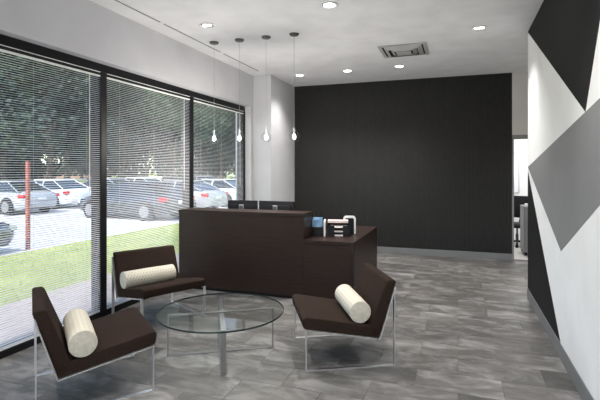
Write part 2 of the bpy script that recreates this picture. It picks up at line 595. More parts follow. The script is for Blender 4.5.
# ================================================================== CEILING FIXTURES
def downlight(x, y, label, power=DOWN_W, kind='lit', spot=110):
    t = empty('recessed_downlight', (x, y, H))
    tag(t, label, 'ceiling light', 'recessed ceiling downlights')
    MB().lathe([(.098, -.001), (.098, -.006), (.092, -.009), (.078, -.007), (.074, -.001)], 28, cap=False).build('trim_ring', 'trim', t, smooth=True)
    MB().lathe([(.0745, -.0022), (.062, -.0026)], 28, cap=False).build('baffle', 'black', t, smooth=True)
    MB().lathe([(.062, -.0026), (.05, -.003), (.02, -.003), (.001, -.003)], 28, cap=False).build('lens', 'lens' if kind == 'lit' else 'lens_dim', t, smooth=True)
    if kind != 'lit':
        for k in range(3):
            MB().lathe([(.016, -.004), (.012, -.010), (.001, -.012)], 12, c=(-.04 + .04 * k, .0, 0), cap=False).build('lamp', 'lens', t, smooth=True)
    if power:
        ld = bpy.data.lights.new('downlight_lamp', 'SPOT')
        ld.energy = power
        ld.spot_size = R(spot)
        ld.spot_blend = 1.0
        ld.shadow_soft_size = 0.06
        ld.color = (1.0, 0.97, 0.94)
        lo_ = bpy.data.objects.new('downlight_lamp', ld)
        col.objects.link(lo_)
        lo_.parent = t
        lo_.location = (0, 0, -.02)
    return t


downlight(-1.29, 4.57, 'bright recessed downlight, the one nearest the viewer')
downlight(-2.76, 7.78, 'recessed downlight in the corner by the grey pier', power=40)
downlight(-1.84, 7.70, 'recessed downlight in front of the black wall, between two others')
downlight(-0.93, 7.64, 'recessed downlight just behind the square air vent')
downlight(0.246, 5.90, 'three-lamp recessed downlight near the end of the white painted wall', kind='dim')
downlight(-2.86, 4.72, 'three-lamp recessed downlight near the window side', kind='dim')
for (x, y, w_) in ((-1.29, 1.6, 'left of the viewer'), (0.15, 2.9, 'beside the painted wall'), (-2.86, 1.6, 'beside the nearest window'), (-.6, -.8, 'behind the viewer'), (-2.4, -1.2, 'in the back corner')):  # unseen downlights added to light the near half of the room
    downlight(x, y, 'added recessed downlight out of view overhead, ' + w_)
downlight(1.6, 7.5, 'recessed downlight in the passage by the doorway, out of view')

# square air vent
v = empty('ceiling_vent', (-.742, 6.64, H))
tag(v, 'square white stepped air vent in the ceiling', 'air vent')


def ring(o_, i_, zo, zi, zt=None):
    m_ = MB()
    P = [(-o_, -o_, zo), (o_, -o_, zo), (o_, o_, zo), (-o_, o_, zo), (-i_, -i_, zi), (i_, -i_, zi), (i_, i_, zi), (-i_, i_, zi)]
    P += [(a, b_, c_ + .004) for a, b_, c_ in P]
    F = []
    for q in range(4):
        r_ = (q + 1) % 4
        F += [(q, r_, 4 + r_, 4 + q), (8 + q, 12 + q, 12 + r_, 8 + r_), (q, 8 + q, 8 + r_, r_), (4 + q, 4 + r_, 12 + r_, 12 + q)]
    return m_.add(P, F)


MB().box(-.29, .29, -.29, .29, -.003, -.0005).build('duct_opening', 'black', v)
ring(.335, .285, -.010, -.014).build('frame', 'vent', v)
ring(.262, .205, -.006, -.040).build('louver', 'vent', v)
ring(.182, .128, -.010, -.046).build('louver', 'vent', v)
MB().box(-.105, .105, -.105, .105, -.050, -.044).build('centre_plate', 'vent', v, bevel=.004)

# linear air slots along the window side
for (ya, yb, lab) in ((1.6, 4.44, 'thin dark linear air slot in the ceiling, nearest length'), (4.52, 5.86, 'thin dark linear air slot in the ceiling, middle length'),
                      (5.96, 7.2, 'thin dark linear air slot in the ceiling, length by the pier')):
    t = empty('linear_air_slot', (-3.325, (ya + yb) / 2, H))
    tag(t, lab, 'air slot', 'linear air slots in the ceiling')
    hy = (yb - ya) / 2
    MB().box(-.008, .008, -hy, hy, -.0025, -.0005).build('slot', 'black', t)
    MB().box(-.02, -.009, -hy - .012, hy + .012, -.004, -.0005).box(.009, .02, -hy - .012, hy + .012, -.004, -.0005).build('flange', 'trim', t)


# pendants
def pendant(x, label):
    t = empty('glass_pendant', (x, 5.38, 0))
    tag(t, label, 'pendant light', 'glass globe pendants over the reception counter')
    ZB = 2.05
    MB().lathe([(.001, H - .0005), (.062, H - .0005), (.062, H - .012), (.052, H - .024), (.012, H - .028), (.001, H - .028)], 24).build('canopy', 'bronze', t, smooth=True)
    MB().tube([(0, 0, H - .02), (0, 0, ZB + .10)], .0022, 6).build('cord', 'silver', t)
    MB().lathe([(.001, .115), (.011, .115), (.013, .06), (.013, .03), (.001, .03)], 14, c=(0, 0, ZB)).build('socket', 'silver', t, smooth=True)
    g = MB()
    outp = [(.014, .088), (.024, .078), (.042, .060), (.058, .035), (.066, .005), (.064, -.018), (.052, -.042), (.034, -.056), (.012, -.063), (.001, -.064)]
    g.lathe(outp, 26, c=(0, 0, ZB), cap=False)
    g.build('globe', 'glass_globe', t, smooth=True, angle=80)
    bb = MB().lathe([(.001, .034), (.012, .032), (.020, .014), (.023, -.006), (.018, -.024), (.001, -.031)], 14, c=(0, 0, ZB), cap=False).build('bulb', 'bulb', t, smooth=True, angle=80)
    ld = bpy.data.lights.new('pendant_lamp', 'POINT')
    ld.energy = PEND_W
    ld.shadow_soft_size = .015
    ld.color = (1.0, .95, .89)
    lo_ = bpy.data.objects.new('pendant_lamp', ld)
    col.objects.link(lo_)
    lo_.parent = t
    lo_.location = (0, 0, ZB - .047)


for x, lb in ((-3.15, 'clear glass globe pendant nearest the window'), (-2.765, 'clear glass globe pendant hanging by the end of the window frame'),
              (-2.375, 'clear glass globe pendant hanging in front of the grey pier'), (-1.985, 'clear glass globe pendant nearest the black wall')):
    pendant(x, lb)


# ================================================================== RECEPTION DESK
DY, DX0, DX1, DX2 = 5.26, -3.635, -1.815, -1.18
desk = empty('reception_desk', ((DX0 + DX2) / 2, DY, 0))
tag(desk, 'dark espresso wood reception desk with raised counter and lower return', 'desk')
ox = desk.location.x


def dbox(name, x0, x1, y0, y1, z0, z1, m='wood', bev=.003, parent=None):
    return MB().box(x0 - ox, x1 - ox, y0 - DY, y1 - DY, z0, z1).build(name, m, parent or desk, bevel=bev)


dbox('front_panel', DX0, DX1, DY + .006, DY + .045, .04, 1.036)
dbox('counter_top', DX0 - .004, DX1 + .006, DY, DY + .37, 1.036, 1.078)
dbox('end_panel', DX1 - .035, DX1, DY + .045, DY + .355, .76, 1.036, 'wood_y')
dbox('inner_panel', DX0 + .03, DX1 - .035, DY + .315, DY + .35, .76, 1.036)
dbox('end_panel', DX0, DX0 + .03, DY + .045, DY + .95, .0, 1.036, 'wood_y')
dbox('plinth', DX0 + .03, DX2 - .03, DY + .03, DY + .06, 0, .04, 'black_plastic')
dbox('low_front_panel', DX1 + .0005, DX2 - .04, DY + .006, DY + .045, .04, .71)
dbox('return_top', DX1 - .002, DX2 + .004, DY, DY + 1.64, .712, .752, 'wood_y')
dbox('side_panel', DX2 - .04, DX2, DY + .006, DY + 1.63, 0, .712, 'wood_y')
dbox('back_panel', DX1 + .05, DX2 - .04, DY + 1.58, DY + 1.62, 0, .712)
dbox('work_surface', DX0 + .03, DX1 - .002, DY + .35, DY + 1.02, .712, .752)
dbox('support_panel', DX1 - .03, DX1, DY + .06, DY + 1.0, 0, .712, 'wood_y')


# monitors, seen from behind
def monitor(x, y, w, h, top, rz, label):
    t = empty('computer_monitor', (x, y, .752), rz)
    tag(t, label, 'monitor', 'monitors behind the counter')
    zt = top - .752
    MB().box(-w / 2, w / 2, -.018, .018, zt - h, zt).build('housing', 'black_plastic', t, bevel=.008)
    MB().box(-w / 2 + .015, w / 2 - .015, .018, .020, zt - h + .015, zt - .015).build('screen', 'dark_grey', t)
    MB().box(-w / 2 + .05, w / 2 - .05, -.035, -.018, zt - h + .04, zt - .06).build('rear_bulge', 'black_plastic', t, bevel=.006)
    MB().box(-.034, .034, -.062, -.035, zt - .17, zt - .06).build('mount', 'silver', t, bevel=.004)
    MB().box(-.026, .026, -.075, -.055, .01, zt - .07).build('stand', 'dark_grey', t, bevel=.004)
    MB().lathe([(.001, 0), (.115, 0), (.115, .008), (.10, .014), (.001, .014)], 24, c=(0, -.03, 0)).build('base', 'black_plastic', t, smooth=True)


monitor(-3.04, 6.02, .47, .31, 1.17, R(4), 'black monitor behind the counter, the one nearer the window')
monitor(-2.485, 6.0, .56, .33, 1.172, R(-3), 'black monitor behind the counter, the one nearer the black wall')

# desk organiser and its neighbours
t = empty('desk_organizer', (-1.50, 5.78, .752), R(14))
tag(t, 'black desk organiser stacked with paper trays on the low desk end', 'organizer')
for sx in (-.1475, .1475):
    MB().box(sx - .0025, sx + .0025, -.12, .13, 0, .17).build('side_panel', 'black_plastic', t)
MB().box(-.15, .15, .125, .13, 0, .17).build('back_panel', 'black_plastic', t)
for z in (.0, .055, .11):
    MB().box(-.145, .145, -.12, .125, z, z + .004).build('tray', 'black_plastic', t)
for sx in (-.1, .1):
    MB().box(sx - .045, sx + .045, -.1265, -.1205, .0, .145).build('front_lip', 'black_plastic', t)
for z, dz in ((.004, .022), (.059, .018), (.114, .01)):
    s = MB().box(-.11, .11, -.115, .11, z + .752, z + dz + .752).build('paper_stack', 'paper')
    s.location = (-1.50, 5.78, 0)
    s.rotation_euler.z = R(14)
    tag(s, {.004: 'white paper stack in the bottom tray of the organiser', .059: 'white paper stack in the middle tray of the organiser', .114: 'white paper stack in the top tray of the organiser'}[z], 'paper', 'papers in the desk organiser')
s = MB().box(-.145, .125, -.05, .10, .171 + .752, .20 + .752).build('envelope_stack', 'pinkpaper')
s.location = (-1.50, 5.78, 0)
s.rotation_euler.z = R(14)
tag(s, 'pale pinkish stack of envelopes on top of the black organiser', 'envelopes')
t = empty('brochure_holder', (-1.772, 5.70, .752), R(6))
tag(t, 'black holder of blue brochures beside the raised counter end', 'brochure holder')
MB().box(-.07, .07, -.055, -.050, 0, .115).build('front_panel', 'black_plastic', t, bevel=.002)
MB().box(-.07, .07, .045, .05, 0, .17).build('back_panel', 'black_plastic', t)
MB().box(-.07, .07, -.055, .05, 0, .004).build('base', 'black_plastic', t)
for sx in (-.068, .068):
    MB().box(sx - .002, sx + .002, -.05, .045, .004, .12).build('side_panel', 'black_plastic', t)
for k, yk in enumerate((-.035, -.012, .012)):
    s = MB().box(-.064 + .004 * k, .060 + .003 * k, yk, yk + .012, .757, .757 + .205 + .014 * k).build('brochure', 'blue')
    s.location = (-1.772, 5.70, 0)
    s.rotation_euler.z = R(6)
    tag(s, ['blue brochure at the front of the black holder', 'blue brochure in the middle of the black holder', 'blue brochure at the back of the black holder, tallest'][k], 'brochure', 'blue brochures in the holder')
s = MB().box(-.012, .012, -.11, .11, 0, .205).build('white_binder', 'white_plastic', loc=(-1.672, 5.71, .752), bevel=.004)
s.rotation_euler.z = R(14)
tag(s, 'thin white binder standing between the brochures and the organiser', 'binder')
t = empty('photo_frame', (-1.40, 5.98, .752), R(14))
tag(t, 'white rounded frame standing behind the black organiser', 'frame')
o_ = MB()
pz_ = [(-.085, 0), (.085, 0), (.085, .215), (.06, .245), (-.06, .245), (-.085, .215)]
pi_ = [(-.06, .0), (.06, .0), (.06, .20), (.045, .215), (-.045, .215), (-.06, .20)]
k = 6
P = [(x_, -.012, z_) for x_, z_ in pz_] + [(x_, -.012, z_) for x_, z_ in pi_] + [(x_, .012, z_) for x_, z_ in pz_] + [(x_, .012, z_) for x_, z_ in pi_]
F = []
for q in range(1, 6):
    r_ = (q + 1) % 6
    F += [(q, r_, 6 + r_, 6 + q), (12 + q, 18 + q, 18 + r_, 12 + r_), (q, 12 + q, 12 + r_, r_), (6 + q, 6 + r_, 18 + r_, 18 + q)]
F += [(0, 6, 18, 12), (1, 13, 19, 7)]
o_.add(P, F).build('frame', 'white_plastic', t)
MB().box(-.06, .06, .004, .010, 0, .21).build('backing', 'black_plastic', t)


# ================================================================== LOUNGE CHAIRS
def make_chair():
    t = empty('lounge_chair')
    hw, L = .354, .37
    seat = [(L + .020, .337), (-.238, .231), (-.262, .285), (-.172, .333), (.10, .385), (L - .005, .432), (L + .030, .415)]
    MB().prism(seat, -hw, hw).build('seat', 'uph', t, bevel=.011, seg=3, smooth=True, angle=60)
    back = [(-.245, .229), (-.392, .690), (-.378, .704), (-.322, .704), (-.306, .690), (-.166, .330), (-.184, .270)]
    MB().prism(back, -hw, hw).build('backrest', 'uph', t, bevel=.011, seg=3, smooth=True, angle=60)
    for s in (-1, 1):
        y_ = s * .357
        w, th = .030, .009
        f = MB()
        f.bar((L, y_, 0.0045), (-L, y_, 0.0045), w, th)
        f.build('sled_bar', 'chrome', t, bevel=.0015)
        MB().bar((L, y_, .009), (L, y_, .330), w, th).build('leg', 'chrome', t, bevel=.0015)
        MB().bar((-L, y_, .009), (-L, y_, .632), w, th).build('leg', 'chrome', t, bevel=.0015)
        MB().bar((L + .004, y_, .331), (-.242, y_, .226), w, th).build('seat_rail', 'chrome', t, bevel=.0015)
        MB().bar((-.244, y_, .224), (-.378, y_, .650), w, th).build('back_rail', 'chrome', t, bevel=.0015)
    MB().bar((.24, -.352, .308), (.24, .352, .308), .03, .008, (1, 0, 0)).build('cross_bar', 'chrome', t)
    MB().bar((-.16, -.352, .236), (-.16, .352, .236), .03, .008, (1, 0, 0)).build('cross_bar', 'chrome', t)
    return t


chair = make_chair()
RB = .090
bol_me = MB().lathe([(RB - .006, -.285), (RB, -.278), (RB + .001, -.14), (RB + .002, 0), (RB + .001, .14), (RB, .278), (RB - .006, .285)], 36, axis='y', cap=False).mesh('cover', 'bolster', smooth=True, angle=60)
end_me = MB().lathe([(.001, .004), (RB * .5, .003), (RB - .012, 0), (RB - .006, -.001)], 36, axis='y', cap=False).mesh('end_cap', 'bolster_end', smooth=True, angle=60)
pip_me = MB().lathe([(RB - .008, -.003), (RB - .001, -.004), (RB + .001, 0), (RB - .001, .004), (RB - .008, .003)], 36, axis='y', cap=False).mesh('piping', 'bolster_end', smooth=True, angle=80)
CH = [((-2.629, 2.691), 50.4, 'dark brown lounge chair on chrome sled base at the lower left', 'cream bolster cushion on the lounge chair at the lower left', -0.075, 0),
      ((-3.150, 4.180), -27.0, 'dark brown lounge chair on chrome sled base between window and desk', 'cream bolster cushion on the lounge chair by the window and desk', -0.07, 0),
      ((-0.995, 3.905), 207.6, 'dark brown lounge chair on chrome sled base right of the glass table', 'cream bolster cushion on the lounge chair right of the glass table', 0.03, 0)]
for i, ((x, y), hd, lab, lab2, dyy, tw) in enumerate(CH):
    c = chair if i == 0 else copy_tree(chair)
    c.location = (x, y, 0)
    c.rotation_euler.z = R(hd)
    tag(c, lab, 'chair', 'brown lounge chairs round the glass table')
    rot = Matrix.Rotation(R(hd), 4, 'Z')
    p = Vector((x, y, 0)) + rot @ Vector((-.0935, dyy, .438))
    b = empty('bolster_cushion', p, R(hd + tw))
    tag(b, lab2, 'cushion', 'cream bolster cushions on the lounge chairs')
    link('cover', bol_me, b)
    e1 = link('end_cap', end_me, b, (0, .285, 0))
    e2 = link('end_cap', end_me, b, (0, -.285, 0))
    e2.rotation_euler.z = PI
    for sy in (-.283, .283):
        link('piping', pip_me, b, (0, sy, 0))

# ================================================================== GLASS TABLE
TZ = .373
tb = empty('glass_coffee_table', (-2.0, 3.545, 0), R(31.2))
tag(tb, 'round clear glass coffee table on crossed steel loops', 'table')
RT = .557
top = MB().lathe([(.001, TZ - .015), (RT - .002, TZ - .015)], 72, cap=False)
top.lathe([(RT - .002, TZ), (.001, TZ)], 72, cap=False)
tp = top.build('glass_top', 'glass_table', tb)
MB().lathe([(RT - .002, TZ - .015), (RT, TZ - .013), (RT, TZ - .002), (RT - .002, TZ)], 72, cap=False).build('glass_edge', 'glass_edge', tp, smooth=True, angle=80)
HL = .46
for k in range(2):
    ax = Vector((1, 0, 0)) if k == 0 else Vector((0, 1, 0))
    sd = Vector((0, 1, 0)) if k == 0 else Vector((1, 0, 0))
    hl = HL if k == 0 else .485
    zt, zb = TZ - .0205, .006
    if k == 1:
        zt, zb = TZ - .031, .018
    hl_ = hl
    MB().bar(-ax * hl_ + Vector((0, 0, zt)), ax * hl_ + Vector((0, 0, zt)), .042, .010, sd).build('top_bar', 'steel', tb, bevel=.0015)
    MB().bar(-ax * hl_ + Vector((0, 0, zb)), ax * hl_ + Vector((0, 0, zb)), .042, .010, sd).build('bottom_bar', 'steel', tb, bevel=.0015)
    for s in (-1, 1):
        MB().bar(ax * (s * hl) + Vector((0, 0, .001)), ax * (s * hl) + Vector((0, 0, TZ - .0155)), .042, .010, sd).build('leg', 'steel', tb, bevel=.0015)

# ================================================================== OFFICE THINGS
t = empty('whiteboard', (.75, 11.495, 1.565))
tag(t, 'white board with thin grey frame on the office wall beyond the doorway', 'whiteboard')
MB().box(-.585, .585, -.012, 0, -.465, .465).build('panel', mat('whiteboard_enamel', (.78, .79, .83), .25, scale=3), t)
fr_ = MB().box(-.60, .60, -.018, 0, .465, .48).box(-.60, .60, -.018, 0, -.48, -.465).box(-.60, -.585, -.018, 0, -.465, .465).box(.585, .60, -.018, 0, -.465, .465)
fr_.build('frame', 'silver', t)
MB().box(-.3, .3, -.06, -.018, -.49, -.478).build('pen_tray', 'silver', t)

t = empty('office_chair', (1.20, 10.55, 0), R(-25))
tag(t, 'black swivel office chair seen through the doorway', 'chair')
for k in range(5):
    a = 2 * PI * k / 5
    sp_ = MB().bar((.02 * math.cos(a), .02 * math.sin(a), .10), (.29 * math.cos(a), .29 * math.sin(a), .075), .04, .03, (-math.sin(a), math.cos(a), 0)).build('base_arm', 'black_plastic', t, bevel=.006)
    MB().lathe([(.001, -.025), (.028, -.025), (.03, -.018), (.03, .018), (.028, .025), (.001, .025)], 14, c=(.285 * math.cos(a), .285 * math.sin(a), .0305), axis='y').build('caster', 'black_plastic', sp_, smooth=True)
MB().lathe([(.03, .09), (.03, .25), (.018, .25), (.018, .40)], 14).build('gas_lift', 'dark_grey', t, smooth=True)
MB().box(-.24, .24, -.24, .23, .40, .49).build('seat', 'black_plastic', t, bevel=.03, seg=3, smooth=True)
MB().box(-.22, .22, .22, .27, .58, 1.06).build('backrest', 'black_plastic', t, bevel=.022, seg=3, smooth=True)
MB().bar((0, .15, .42), (0, .29, .62), .06, .02, (1, 0, 0)).build('back_stem', 'black_plastic', t)
for s in (-1, 1):
    MB().bar((s * .25, -.16, .66), (s * .25, .12, .66), .05, .03, (1, 0, 0)).bar((s * .25, .0, .44), (s * .25, .0, .66), .03, .03, (1, 0, 0)).build('armrest', 'black_plastic', t, bevel=.006)

t = empty('filing_cabinet', (1.40, 9.62, 0))
tag(t, 'grey mobile filing cabinet just inside the doorway', 'cabinet')
MB().box(-.22, .22, -.27, .27, .06, .93).build('body', mat('grey_cabinet_steel', (.17, .18, .185), .5, scale=30), t, bevel=.006)
for z in (.08, .36, .645):
    d_ = MB().box(-.21, .21, -.288, -.271, z, z + .27).build('drawer', mat('grey_drawer_steel', (.21, .22, .225), .45, scale=30), t, bevel=.004)
    MB().box(-.06, .06, -.302, -.288, z + .18, z + .2).build('handle', 'silver', d_)
for sx in (-1, 1):
    for sy in (-1, 1):
        MB().lathe([(.001, -.012), (.028, -.012), (.03, 0), (.028, .012), (.001, .012)], 14, c=(sx * .18, sy * .22, .030), axis='y').build('caster', 'black_plastic', t, smooth=True)
s = MB().box(-.12, .12, -.10, .12, .93, .965).build('paper_stack', 'paper', loc=(1.36, 9.6, 0))
tag(s, 'white papers lying on the grey filing cabinet in the office', 'paper')
t = empty('added_light_panel', (1.2, 10.2, 2.95))  # unseen fixture added to light the office
tag(t, 'flat light panel added to the office ceiling, out of view', 'ceiling light')
MB().box(-.3, .3, -.6, .6, -.012, 0).build('frame', 'trim', t)
MB().box(-.28, .28, -.58, .58, -.014, -.012).build('diffuser', emit_mat('panel_glow', (1, .98, .95), 1.5), t)
ld = bpy.data.lights.new('office_fill_lamp', 'AREA')
ld.shape = 'RECTANGLE'
ld.size, ld.size_y, ld.energy = .56, 1.16, 13
lo_ = bpy.data.objects.new('office_fill_lamp', ld)
col.objects.link(lo_)
lo_.parent = t
lo_.location = (0, 0, -.03)

# ================================================================== OUTSIDE
GZ = -.28                                                  # level of the parking lot
KX = -9.05
M['lawn'] = mat('sunlit_grass', (0.20, 0.27, 0.045), .95, c2=(0.42, 0.45, 0.13), scale=1.3, detail=8, lo=.3, hi=.7, bump=.4, bscale=60)
M['asphalt'] = mat('pale_asphalt', (0.40, 0.395, 0.39), .9, c2=(0.47, 0.465, 0.46), scale=2, detail=6, bump=.1, bscale=90)
M['concrete'] = mat('kerb_concrete', (0.55, 0.535, 0.51), .9, scale=6)
M['mulch'] = mat('bark_mulch', (0.36, 0.29, 0.26), .95, c2=(0.58, 0.50, 0.47), scale=14, detail=8, bump=.5, bscale=80)
M['bark'] = mat('tree_bark', (0.06, 0.045, 0.035), .9, c2=(.11, .09, .07), scale=6, stretch=(4, 4, 1), bump=.5)
M['line'] = mat('white_road_paint', (0.75, 0.75, 0.73), .8, scale=9)
lot = MB().box(-24, KX - .15, -12, 50, GZ - .15, GZ).build('parking_lot', 'asphalt')
struct(lot, 'pale sunlit asphalt parking lot outside the windows', 'parking lot')
kerb = MB().box(KX - .15, KX, -12, 50, GZ - .15, GZ + .09).build('trim_2', 'concrete', bevel=.02)
struct(kerb, 'concrete kerb between the lawn and the parking lot', 'kerb')


def lawn_z(x_):
    return -.06 + (GZ + .08 + .06) * (-5.3 - x_) / (-5.3 - KX)


lawn = MB().prism([(KX, GZ - .15), (-5.3, GZ - .15), (-5.3, lawn_z(-5.3)), (KX, lawn_z(KX))], -12, 50).build('lawn', 'lawn')
struct(lawn, 'bright strip of grass outside the windows', 'lawn')
mul = MB().box(-5.3, -3.9, -12, 50, GZ - .15, -.05).build('mulch_bed', 'mulch')
struct(mul, 'pinkish mulch bed at the foot of the windows', 'ground')
fc = MB().box(-3.9, 14, -30, BACK - .2, GZ - .15, -.06).build('bounce_paving', 'concrete')  # added bounce surface: sends sunlight up through the back glazing
struct(fc, 'pale concrete paving added behind the viewer to bounce sunlight indoors', 'paving')
far = MB().box(-150, -24, -40, 200, GZ - .15, GZ + .03).box(-24, 80, 50, 200, GZ - .15, GZ + .03).build('far_lawn', 'lawn')
struct(far, 'grass stretching beyond the parking lot', 'lawn')
for k in range(11):
    MB().box(-14.4, -9.3, 6.4 + 3.0 * k, 6.5 + 3.0 * k, GZ, GZ + .003).build('stall_line', 'line', lot)

# grass blades by the kerb strip: real blades, uncountable
gb = MB()
rg = random.Random(3)
for _ in range(9000):
    x_, y_ = rg.uniform(KX + .03, -5.33), rg.uniform(1.5, 18)
    zz = lawn_z(x_)
    a_, h_ = rg.uniform(0, 2 * PI), rg.uniform(.03, .08)
    dx_, dy_ = math.cos(a_) * .006, math.sin(a_) * .006
    gb.add([(x_ - dx_, y_ - dy_, zz), (x_ + dx_, y_ + dy_, zz), (x_ + dy_ * 4, y_ - dx_ * 4, zz + h_)], [(0, 1, 2)])
g_o = gb.build('grass', 'lawn')
tag(g_o, 'short bright green grass blades on the lawn strip', 'grass', kind='stuff')

# sign post
t = empty('sign_post', (-9.42, 7.72, GZ))
tag(t, 'thin rusty red post standing by the kerb', 'post')
M['rust'] = mat('rust_red_paint', (0.30, 0.075, 0.05), .7, c2=(.38, .11, .08), scale=9)
MB().bar((0, 0, 0), (0, 0, 2.1), .08, .07).build('post', 'rust', t, bevel=.008)
MB().box(-.06, .06, -.06, .06, 0, .03).build('foot_plate', 'rust', t, bevel=.004)


# ---- cars
def paint_mat(name, c):
    return mat(name, c, .25, 0.15, scale=3, coat=.8)


M['car_glass'] = mat('car_window_glass', (0.02, 0.026, 0.028), .05, scale=3, spec=.8)
M['tyre'] = mat('tyre_rubber', (0.014, 0.014, 0.015), .8, scale=20)
M['rim'] = mat('alloy_rim', (.32, .32, .34), .3, .7, scale=20)
M['red'] = mat('red_tail_lamp', (.45, .02, .025), .2, scale=10)
M['lamp_clear'] = mat('clear_head_lamp', (.6, .6, .62), .1, scale=10)
M['plate'] = mat('plate_white', (.6, .6, .6), .5, scale=10)


def make_car(paint_m, suv=False):
    t = empty('car')
    hh = .22 if suv else 0.0
    st = [  # x, half width, bottom, shoulder z
        (-2.33, .66, .42, .80), (-2.28, .78, .30, .90), (-2.05, .86, .24, .96), (-1.5, .90, .21, .97), (-.6, .91, .20, .96), (.4, .91, .20, .95),
        (1.15, .90, .21, .93), (1.7, .88, .22, .84), (2.1, .82, .25, .74), (2.28, .70, .32, .64), (2.33, .60, .40, .56)]
    m_ = MB()
    prof = 14
    for x, w, zb, zs in st:
        zs2 = zs + hh * .6
        pts_ = [(0, zb), (w * .9, zb), (w * .985, zb + .10), (w, zb + (zs2 - zb) * .5), (w * .97, zs2 - .10), (w * .90, zs2 - .02), (w * .55, zs2 + .02), (0, zs2 + .03)]
        for y_, z_ in pts_:
            m_.v.append((x, y_, z_))
        for y_, z_ in pts_[-2:0:-1]:
            m_.v.append((x, -y_, z_))
    for i in range(len(st) - 1):
        for j in range(prof):
            m_.f.append((i * prof + j, i * prof + (j + 1) % prof, (i + 1) * prof + (j + 1) % prof, (i + 1) * prof + j))
    m_.f.append(tuple(range(prof)))
    m_.f.append(tuple((len(st) - 1) * prof + j for j in range(prof)))
    m_.build('body', paint_m, t, smooth=True, angle=50)
    zb_ = .95 + hh * .6
    zr = 1.40 + hh
    xb0, xb1, xr0, xr1 = (-1.95, 1.2, -1.05, .25) if not suv else (-2.15, 1.15, -1.85, .30)
    bw, rw = .78, .60
    B = [(xb0, -bw, zb_), (xb1, -bw * .97, zb_ - .03), (xb1, bw * .97, zb_ - .03), (xb0, bw, zb_)]
    T = [(xr0, -rw, zr - .03), (xr1, -rw, zr), (xr1, rw, zr), (xr0, rw, zr - .03)]
    MB().add(B + T, [(0, 1, 5, 4), (1, 2, 6, 5), (2, 3, 7, 6), (3, 0, 4, 7), (4, 5, 6, 7)]).build('cabin_glass', 'car_glass', t)
    ro = MB().box(xr0 - .06, xr1 + .06, -rw - .03, rw + .03, zr - .03, zr + .035).build('roof', paint_m, t, bevel=.028, seg=2, smooth=True)
    for i in range(4):
        MB().bar(Vector(B[i]) * 1.005, Vector(T[i]) * 1.005, .075, .05, (1, 0, 0)).build('pillar', paint_m, t, bevel=.01)
    for s in (-1, 1):
        xm = (xr0 + xr1) / 2
        MB().bar((xm, s * (bw + .004), zb_), (xm - .03, s * (rw + .012), zr), .07, .03, (1, 0, 0)).build('pillar', paint_m, t)
        MB().box(1.0, 1.16, s * .93 - .09, s * .93 + .09, zb_ - .01, zb_ + .12).build('mirror', paint_m, t, bevel=.03)
        MB().box(-2.30, -1.98, s * .80 - .10, s * .80 + .055, .72 + hh * .4, .88 + hh * .5).build('tail_light', 'red', t, bevel=.02)
        MB().box(2.02, 2.26, s * .66 - .14, s * .66 + .10, .56 + hh * .4, .68 + hh * .4).build('head_light', 'lamp_clear', t, bevel=.02)
        for xw in (-1.38, 1.38):
            MB().lathe([(.39, -.03), (.39, .03)], 22, c=(xw, s * .885, .36), axis='y').build('wheel_arch', 'tyre', t)
            tw_ = MB().lathe([(.20, -.10), (.31, -.11), (.335, -.08), (.335, .08), (.31, .11), (.20, .10)], 22, c=(xw, s * .84, .335), axis='y').build('wheel', 'tyre', t, smooth=True)
            ri = MB()
            yo = s * .955
            for q in range(5):
                a = 2 * PI * q / 5 + .3
                ri.bar((xw + .03 * math.cos(a), yo, .335 + .03 * math.sin(a)), (xw + .205 * math.cos(a), yo, .335 + .205 * math.sin(a)), .02, .075, (0, 1, 0))
            ri.lathe([(.195, -.008), (.225, -.012), (.225, .012), (.195, .008)], 22, c=(xw, yo, .335), axis='y')
            ri.lathe([(.001, -.01), (.05, -.01), (.05, .012), (.001, .012)], 12, c=(xw, yo, .335), axis='y', cap=False)
            ri.build('rim', 'rim', tw_)
    MB().box(-2.36, -2.2, -.70, .70, .36, .52).build('rear_bumper', paint_m, t, bevel=.03)
    MB().box(-2.37, -2.34, -.18, .18, .62, .74).build('number_plate', 'plate', t)
    return t


P_dark = paint_mat('car_paint_dark_grey', (0.035, 0.042, 0.048))
P_silver = paint_mat('car_paint_silver', (0.36, 0.37, 0.38))
P_white = paint_mat('car_paint_white', (0.72, 0.72, 0.72))
P_blue = paint_mat('car_paint_dark_blue', (0.03, 0.04, 0.06))
protos = {}
CARS = [  # paint, suv, x, y, heading, label
    ('dark', False, -12.36, 14.85, 176, 'dark grey car with red tail light seen through the middle window'),
    ('blue', False, -10.1, 5.12, 91, 'dark blue car whose nose just shows at the left edge'),
    ('silver', False, -19.3, 14.7, 177, 'silver car with red tail light behind the thin red post'),
    ('white', False, -20.1, 17.7, 177, 'white car parked next to the silver one, beyond the left window'),
    ('silver', False, -12.6, 18.1, 176, 'silver car just behind the dark grey car'),
    ('white', False, -12.6, 21.4, 176, 'white car in the window behind the desk, nearest of them'),
    ('dark', False, -12.6, 24.6, 176, 'dark car between two white ones in the window behind the desk'),
    ('white', True, -12.6, 27.9, 176, 'white car farthest along the near row of parked cars'),
    ('silver', False, -20.0, 21.3, 177, 'silver car in the far row behind the dark grey car'),
    ('white', False, -20.6, 25.0, 177, 'white car in the far row seen past the dark grey car'),
    ('silver', False, -20.0, 31.5, 177, 'silver car farthest away in the far row'),
    ('dark', False, -20.0, 28.3, 177, 'dark car in the far row between a white and a silver one'),
]
PM = {'dark': P_dark, 'silver': P_silver, 'white': P_white, 'blue': P_blue}
for pn, suv, x, y, hd, lab in CARS:
    key = (pn, suv)
    if key not in protos:
        protos[key] = c = make_car(PM[pn], suv)
    else:
        c = copy_tree(protos[key])
    c.location = (x, y, GZ)
    c.rotation_euler.z = R(hd)
    tag(c, lab, 'car', 'cars in the parking lot')


